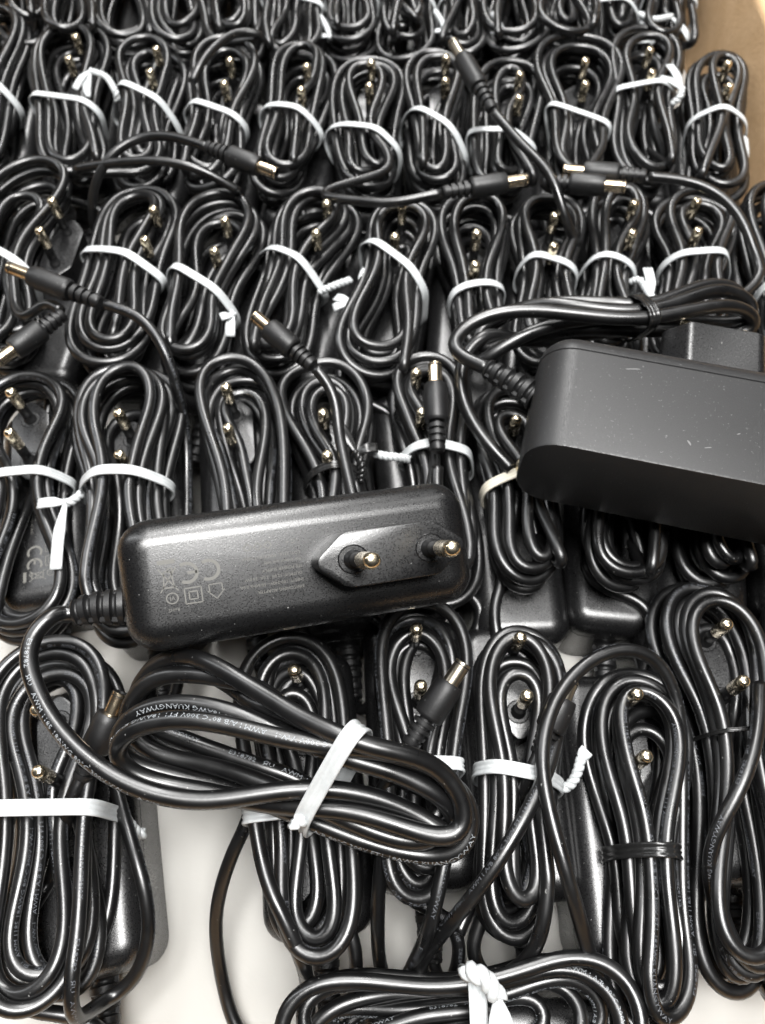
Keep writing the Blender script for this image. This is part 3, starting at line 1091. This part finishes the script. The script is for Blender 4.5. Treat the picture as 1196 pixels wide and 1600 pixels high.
unit("fourth-row adapter with steep white tie, just above the sideways plug lead",
     T=(598, 98), B=(590, 305), tie=((512, 212), (628, 252)), wt=54, wb=54, pins=[(581, 100), (577, 133)], turns=6, tie_w=4.0, sides=8, seed=115, detail=False,
     tail=[(500, 302, 58), (560, 314, 62), (610, 318, 64), (660, 308, 66), (690, 302, 67)], plug=((692, 301, 67), (824, 280, 68)))
unit("fourth-row adapter with strongly slanted white tie left of the dark upturned plug",
     T=(690, 92), B=(690, 305), tie=((632, 192), (720, 236)), wt=48, wb=48, pins=[(698, 90), (696, 127)], turns=6, tie_w=4.0, sides=8, seed=116, detail=False)
unit("fourth-row adapter crossed by the dark upturned plug and its hanging cable",
     T=(808, 108), B=(790, 310), tie=((724, 230), (842, 246)), wt=42, wb=50, pins=[(812, 115), (812, 155)], turns=6, tie_w=4.0, sides=8, seed=117, detail=False)
unit("fourth-row adapter with tall loose loop and a tie narrowing to its lower right",
     T=(905, 74), B=(905, 300), tie=((856, 196), (946, 226)), wt=58, wb=48, pins=[(915, 95), (915, 132)], turns=6, tie_w=3.6, sides=8, seed=118, detail=False,
     tail=[(860, 300, 60), (850, 286, 66)], plug=((848, 284, 66), (978, 292, 70)))
unit("fourth-row adapter with splayed arrow-shaped white tie end beside its pins",
     T=(1005, 60), B=(1010, 295), tie=((955, 165), (1052, 166)), wt=48, wb=50, pins=[(1015, 80), (1020, 112)], turns=6, tie_w=3.8, sides=8, seed=119, detail=False,
     twist_px=[(1050, 162, 52), (1062, 152, 55), (1066, 138, 57)], twist_ends=[(1032, 122, 58), (1046, 102, 58)])
unit("fourth-row adapter standing against the cardboard wall, white tie end hanging down",
     T=(1128, 96), B=(1125, 310), tie=((1068, 200), (1166, 214)), wt=48, wb=50, pins=[(1137, 103), (1141, 132)], turns=6, tie_w=4.0, sides=8, seed=120, detail=False,
     twist_px=[(1164, 216, 48), (1166, 240, 46), (1162, 264, 44)])

# ---- fifth row
ROW5 = [(-50, None), (42, "at the far left, cable strands fanning below the picture edge"), (118, "second from the left, above the hooked white tie"),
        (205, "with an open round coil bottom, third from the left"), (285, "beside the end of a stray cable arch"),
        (370, "with tightly packed strands, left of the slanting tie"), (455, "with a slanting white tie and its loose end"),
        (548, "with a spread coil, above the steepest white tie"), (635, "with a white tie end just left of the dark upturned plug"),
        (725, "with a crumpled white tie, directly behind the dark upturned plug"), (806, "with bare strands and no tie showing, just right of the dark plug"),
        (882, "with flat white tie, above the tall loose loop"), (958, "with a crooked white tie end, next to the corner bundle"),
        (1040, "in the far corner against the cardboard wall")]
for i, (x, what) in enumerate(ROW5):
    if what is None:
        continue
    j = np.random.RandomState(300 + i)
    dx = j.uniform(-8, 8)
    ty = [0, -62, -30, -70, -58, -48, 12, -4, 4, 8, -55, 2, 20, 16][i]
    kw = {}
    if i in (6, 8, 9, 12):
        kw = dict(twist_px=[(x + 46, ty + 14, 50), (x + 56, ty + 30, 50), (x + 62, ty + 48, 48)], twist_ends=[(x + 40, ty + 46, 46)])
    if i == 13:
        kw = dict(twist_px=[(x - 40, ty + 6, 52), (x - 20, ty + 14, 54), (x + 10, ty + 10, 54)], twist_ends=[(x + 40, ty + 50, 48)])
    if i == 4:
        kw = dict(tail=[(420, 60, 60), (370, 50, 64), (320, 90, 66), (300, 130, 60)])
    unit("fifth-row adapter " + what, T=(x + 12 + dx, -95), B=(x + dx * 0.5, 82 + j.uniform(-10, 14)), tie=((x - 44, ty), (x + 46, ty + 14)),
         wt=46, wb=50, turns=5 + i % 3, sides=8, detail=False, seed=310 + i, tie_w=3.8, fmin=0.45 + 0.06 * (i % 4), **kw)

# ------------------------------------------------------------------ the loose adapter on top
def place(root, loc, rot, scale):
    root.location = tuple(c * MM for c in loc)
    root.rotation_euler = rot
    root.scale = (scale,) * 3 if not isinstance(scale, tuple) else scale


def loose_path(pts, step=3.0):
    return catmull(np.array([at(*p) for p in pts]), step)


MS = 1.12
main = bpy.data.objects.new("power_adapter", None)
COL.objects.link(main)
main.empty_display_size = 0.01
place(main, (-30.6, 99.6, 63.5), Euler((math.radians(27.7), math.radians(8.2), math.radians(13.15)), 'XYZ'), (MS, 1.05, MS))
tag(main, "loose black adapter lying face up on the pile, two-pin plug towards the viewer", "power adapter", "loose power adapters on top of the rows")
b = link("body", ME_BODY, main, False)
link("label_print", ME_LABEL, b, False)
pb = link("plug_base", ME_PLUG, main, False)
pb.location = (0, 0, BODY_T * MM)
for s in (-1, 1):
    p = link("pin", ME_PIN, pb, False)
    p.location = ((20.5 + s * 9.3) * MM, 0, 10.9 * MM)
    p.rotation_euler = (0, math.radians(-1.6 * s), 0)
mw = np.array(main.matrix_basis)
def m_pt(x, y, z):
    return (mw @ np.array([x * MM, y * MM, z * MM, 1]))[:3] / MM
MR = 2.38
r0 = m_pt(-40.5, -5.0, 13)
rel = catmull([r0, m_pt(-45, -4.6, 13), m_pt(-50, -4.3, 12.5), m_pt(-54.5, -4.8, 11.5)], 0.7)
ribbed(None, None, 0, 5.6, 4.0, 5, main, "strain_relief", M_RUBBER, bend=rel)
hero = [
    # lead from the adapter, down the left and along the bottom to the right end
    (92, 955, 84), (56, 985, 84), (44, 1035, 84), (62, 1100, 84), (112, 1168, 84), (185, 1222, 83), (260, 1249, 82), (330, 1254, 82), (420, 1236, 82), (500, 1228, 82), (575, 1240, 80), (650, 1272, 78), (702, 1300, 75),
    (722, 1318, 70), (700, 1330, 64), (715, 1290, 66), (722, 1262, 72),
    # back along the top to the left
    (690, 1228, 78), (620, 1205, 82), (540, 1172, 84), (480, 1135, 84), (420, 1095, 84), (360, 1060, 84), (300, 1040, 84), (250, 1042, 82), (214, 1068, 78), (196, 1105, 72),
    (192, 1140, 66), (215, 1170, 66), (280, 1190, 68), (360, 1206, 70), (440, 1236, 72), (520, 1272, 74), (600, 1308, 74), (660, 1326, 73), (705, 1322, 71),
    (733, 1296, 70), (728, 1262, 74), (690, 1232, 79),
    # second upper pass, with the legend facing the viewer
    (620, 1198, 85), (540, 1178, 87), (470, 1152, 87), (400, 1122, 86), (330, 1100, 86), (262, 1090, 86), (208, 1104, 84), (176, 1135, 80), (168, 1168, 75),
    (188, 1196, 70), (250, 1206, 69), (330, 1222, 70), (410, 1248, 71), (480, 1278, 72), (560, 1312, 72), (630, 1332, 71), (690, 1334, 70),
    (732, 1312, 69), (738, 1280, 72), (712, 1232, 77),
    # third upper pass
    (650, 1192, 85), (580, 1166, 89), (510, 1162, 91), (440, 1154, 91), (370, 1134, 90), (300, 1120, 90), (230, 1122, 89), (182, 1142, 86), (166, 1176, 80),
    (190, 1208, 74), (250, 1226, 72), (330, 1236, 72), (410, 1258, 72), (490, 1262, 78), (560, 1264, 80), (640, 1292, 78), (690, 1318, 75),
    (724, 1322, 74), (738, 1292, 76), (722, 1240, 80), (690, 1196, 86),
    # last passes, high over the tie
    (640, 1176, 92), (570, 1168, 94), (500, 1142, 91), (430, 1098, 88), (360, 1055, 86), (300, 1026, 83), (255, 1026, 79), (222, 1052, 74), (204, 1090, 68), (220, 1130, 64), (290, 1160, 64), (380, 1190, 66),
    (470, 1230, 68), (560, 1276, 68), (640, 1308, 67), (700, 1308, 66), (722, 1280, 68), (700, 1230, 72), (640, 1196, 78), (560, 1186, 82), (480, 1160, 80), (400, 1090, 76), (330, 1034, 74), (270, 1016, 70), (225, 1040, 65), (210, 1090, 62), (240, 1150, 62), (330, 1190, 64), (430, 1222, 66), (520, 1256, 70), (610, 1290, 72), (680, 1302, 70), (716, 1270, 70), (690, 1222, 76), (620, 1182, 86), (540, 1158, 90), (470, 1128, 88), (400, 1085, 84), (330, 1046, 80), (270, 1036, 76), (228, 1062, 70), (212, 1100, 64), (250, 1150, 62),
]
HP = loose_path(hero, 3.0)
HP = np.vstack([catmull([rel[-1], rel[-1] + (rel[-1] - rel[-4]) * 2, HP[0]], 3.0)[:-1], HP])
HP = settle(HP, MR, lambda Q: np.full(len(Q), 60.0), [], iters=70, k_t=0.05, grav=0.02, fixed=10)
HP = smooth(HP, 2)
hero_coil = HP
HP = resample(catmull(HP, 1.4), 1.4)
V, F = tube(HP, MR, 20)
cab = link("cable", mesh_from("cable", V, F, M_CABLE), main)
lettering(HP, MR, cab, 7, 1.12)
Lw, Rw = at(468, 1290, 80), at(556, 1152, 88)
band, H2, c_, u_ = tie_band(hero_coil[30:], MR, Lw, Rw, main, M_TIE, 4.7, pad=5.0)
tw = at(472, 1284, 84)
twist([at(476, 1280, 78), at(468, 1288, 79)], [at(458, 1283, 78)], band, M_TIE, 1.1)

# ------------------------------------------------------------------ larger adapter lying on its side, right
big = bpy.data.objects.new("power_adapter", None)
COL.objects.link(big)
big.empty_display_size = 0.01
BL, BW_, BT = 104.0, 33.0, 45.0
place(big, (93.0, 112.4, 79.0), Euler((math.radians(-90), 0, math.radians(-13.4)), 'XYZ'), 1.0)
tag(big, "larger matt black adapter lying on its side at the right, blank side up", "power adapter", "loose power adapters on top of the rows")
link("body", body_mesh(BL, BW_, BT, 11.0, 7.5, 0.0, M_BODY2, 37.0), big, False)
pb = link("plug_base", ME_PLUG, big, False)
pb.location = (-0.016, -0.003, (BT - 0.2) * MM)
pb.scale = (1.05, 1.15, 1.6)
for s in (-1, 1):
    p = link("pin", ME_PIN, pb, False)
    p.location = ((20.5 + s * 9.3) * MM, 3.5 * MM, 10.9 * MM)
    p.scale = (1, 0.8, 0.36)
M_SCUFF = mat("pale_scuff", (0.13, 0.13, 0.13), 0.6)[0]
for (sx, sz, ln, wd, an) in ((-6.0, 9.5, 2.4, 0.8, -0.9), (-0.8, 9.0, 2.6, 0.35, 0.3), (-24.0, 33.0, 5.0, 0.5, 0.2), (8.0, 16.0, 1.2, 0.4, 0.6)):
    rs = np.random.RandomState(int(abs(sx * 10)))
    a_ = np.linspace(0, 2 * math.pi, 11, endpoint=False)
    q_ = np.c_[ln / 2 * np.cos(a_), wd / 2 * np.sin(a_)] * rs.uniform(0.6, 1.15, (11, 1))
    X_ = sx + q_[:, 0] * math.cos(an) - q_[:, 1] * math.sin(an)
    Z_ = sz + q_[:, 0] * math.sin(an) + q_[:, 1] * math.cos(an)
    link("scuff_mark", mesh_from("scuff_mark", np.c_[X_, np.full(11, -BW_ / 2 - 0.05), Z_], [list(range(11))], M_SCUFF, False), big, False)
bw = np.array(big.matrix_basis)
def b_pt(x, y, z):
    return (bw @ np.array([x * MM, y * MM, z * MM, 1]))[:3] / MM
rl0 = b_pt(-51, -1.5, 27)
rl1 = at(762, 576, rl0[2] - 1)
relp = catmull([rl0, rl0 * 0.5 + rl1 * 0.5 + np.array([0, 0, 0.5]), rl1], 0.6)
ribbed(None, None, 0, 4.8, 3.5, 5, big, "strain_relief", M_RUBBER, bend=relp)
bigp = [(735, 566, 78), (706, 540, 78), (716, 510, 80), (760, 488, 82), (830, 480, 84), (910, 490, 84), (1000, 497, 84), (1080, 482, 84), (1140, 470, 82),
        (1182, 484, 76), (1186, 520, 68), (1140, 530, 66), (1060, 512, 70), (1000, 506, 72), (920, 508, 72), (840, 522, 70), (770, 545, 68), (735, 545, 66), (745, 510, 68), (790, 488, 72),
        (850, 466, 80), (920, 478, 82), (1000, 486, 82), (1060, 470, 82), (1120, 446, 80), (1168, 456, 76), (1190, 490, 70), (1160, 512, 68), (1080, 500, 70), (1000, 500, 72), (930, 500, 74), (850, 508, 76), (780, 540, 74),
        (740, 575, 68), (735, 540, 64), (770, 500, 66), (840, 470, 74), (920, 470, 76), (1000, 480, 78), (1060, 458, 78), (1110, 438, 76), (1160, 446, 72), (1180, 500, 66), (1120, 520, 66), (1000, 508, 68), (900, 520, 68), (830, 530, 68), (760, 520, 70), (722, 560, 66), (716, 610, 62), (745, 670, 60), (800, 735, 56)]
BP = loose_path(bigp, 3.0)
BP = np.vstack([catmull([relp[-1], relp[-1] + (relp[-1] - relp[-4]) * 2, BP[0]], 3.0)[:-1], BP])
BP = settle(BP, 2.45, lambda Q: np.full(len(Q), 54.0), [], iters=60, k_t=0.05, grav=0.02, fixed=6)
BP = smooth(BP, 2)
big_coil = BP
BP = resample(catmull(BP, 1.6), 1.6)
V, F = tube(BP, 2.45, 16)
cab = link("cable", mesh_from("cable", V, F, M_CABLE), big)
tie_band(big_coil[12:], 2.45, at(1002, 516, 74), at(996, 470, 80), big, M_BTIE, 4.0, pad=5)

# ------------------------------------------------------------------ adapter lying crosswise at the very front
front = bpy.data.objects.new("power_adapter", None)
COL.objects.link(front)
front.empty_display_size = 0.01
fo = at(800, 1668, BODY_T)
place(front, (fo[0], fo[1], 0.6), Euler((0, 0, math.radians(-4)), 'XYZ'), 1.0)
tag(front, "adapter lying crosswise at the very front with a sideways coil and knotted white tie", "power adapter", "loose power adapters on top of the rows")
b = link("body", ME_BODY, front, False)
pb = link("plug_base", ME_PLUG, front, False)
pb.location = (0, 0, BODY_T * MM)
for s in (-1, 1):
    p = link("pin", ME_PIN, pb, False)
    p.location = ((20.5 + s * 9.3) * MM, 0, 10.9 * MM)
fw = np.array(front.matrix_basis)
e0 = (fw @ np.array([-40.5 * MM, 0, 15 * MM, 1]))[:3] / MM
d0 = fw[:3, :3] @ np.array([-1.0, 0, 0])
ribbed(e0, d0, 20.0, 4.7, 3.4, 5, front, "strain_relief", M_RUBBER)
rngf = np.random.RandomState(9)
FT, FB = at(1006, 1600, 48), at(430, 1640, 48)
FP = coil_path(FT, FB, at(752, 1508, 50), at(742, 1690, 50), 17.0, 17.0, 7, rngf, BODY_T + 1, CR, 0.35, False, 1.5)
FP = catmull(FP[3:-4:4], 3.0)
FP = settle(FP, CR, lambda Q: np.where(Q[:, 1] < fo[1] + 16, BODY_T + 0.5, 20.0), [], iters=50)
FP = smooth(FP, 2)
FQ = resample(catmull(FP, 1.5), 1.5)
V, F = tube(FQ, CR, 18)
cab = link("cable", mesh_from("cable", V, F, M_CABLE), front)
lettering(FQ, CR, cab, 71)
band, _, _, _ = tie_band(FP[4:], CR, at(744, 1680, 50), at(740, 1512, 50), front, M_TIE, 4.6, pad=7)
twist([at(728, 1514, 60), at(748, 1524, 63), (at(768, 1540, 62)), at(780, 1560, 61)], [at(772, 1640, 58), at(798, 1640, 57)], band, M_TIE, 1.5, 6.0)
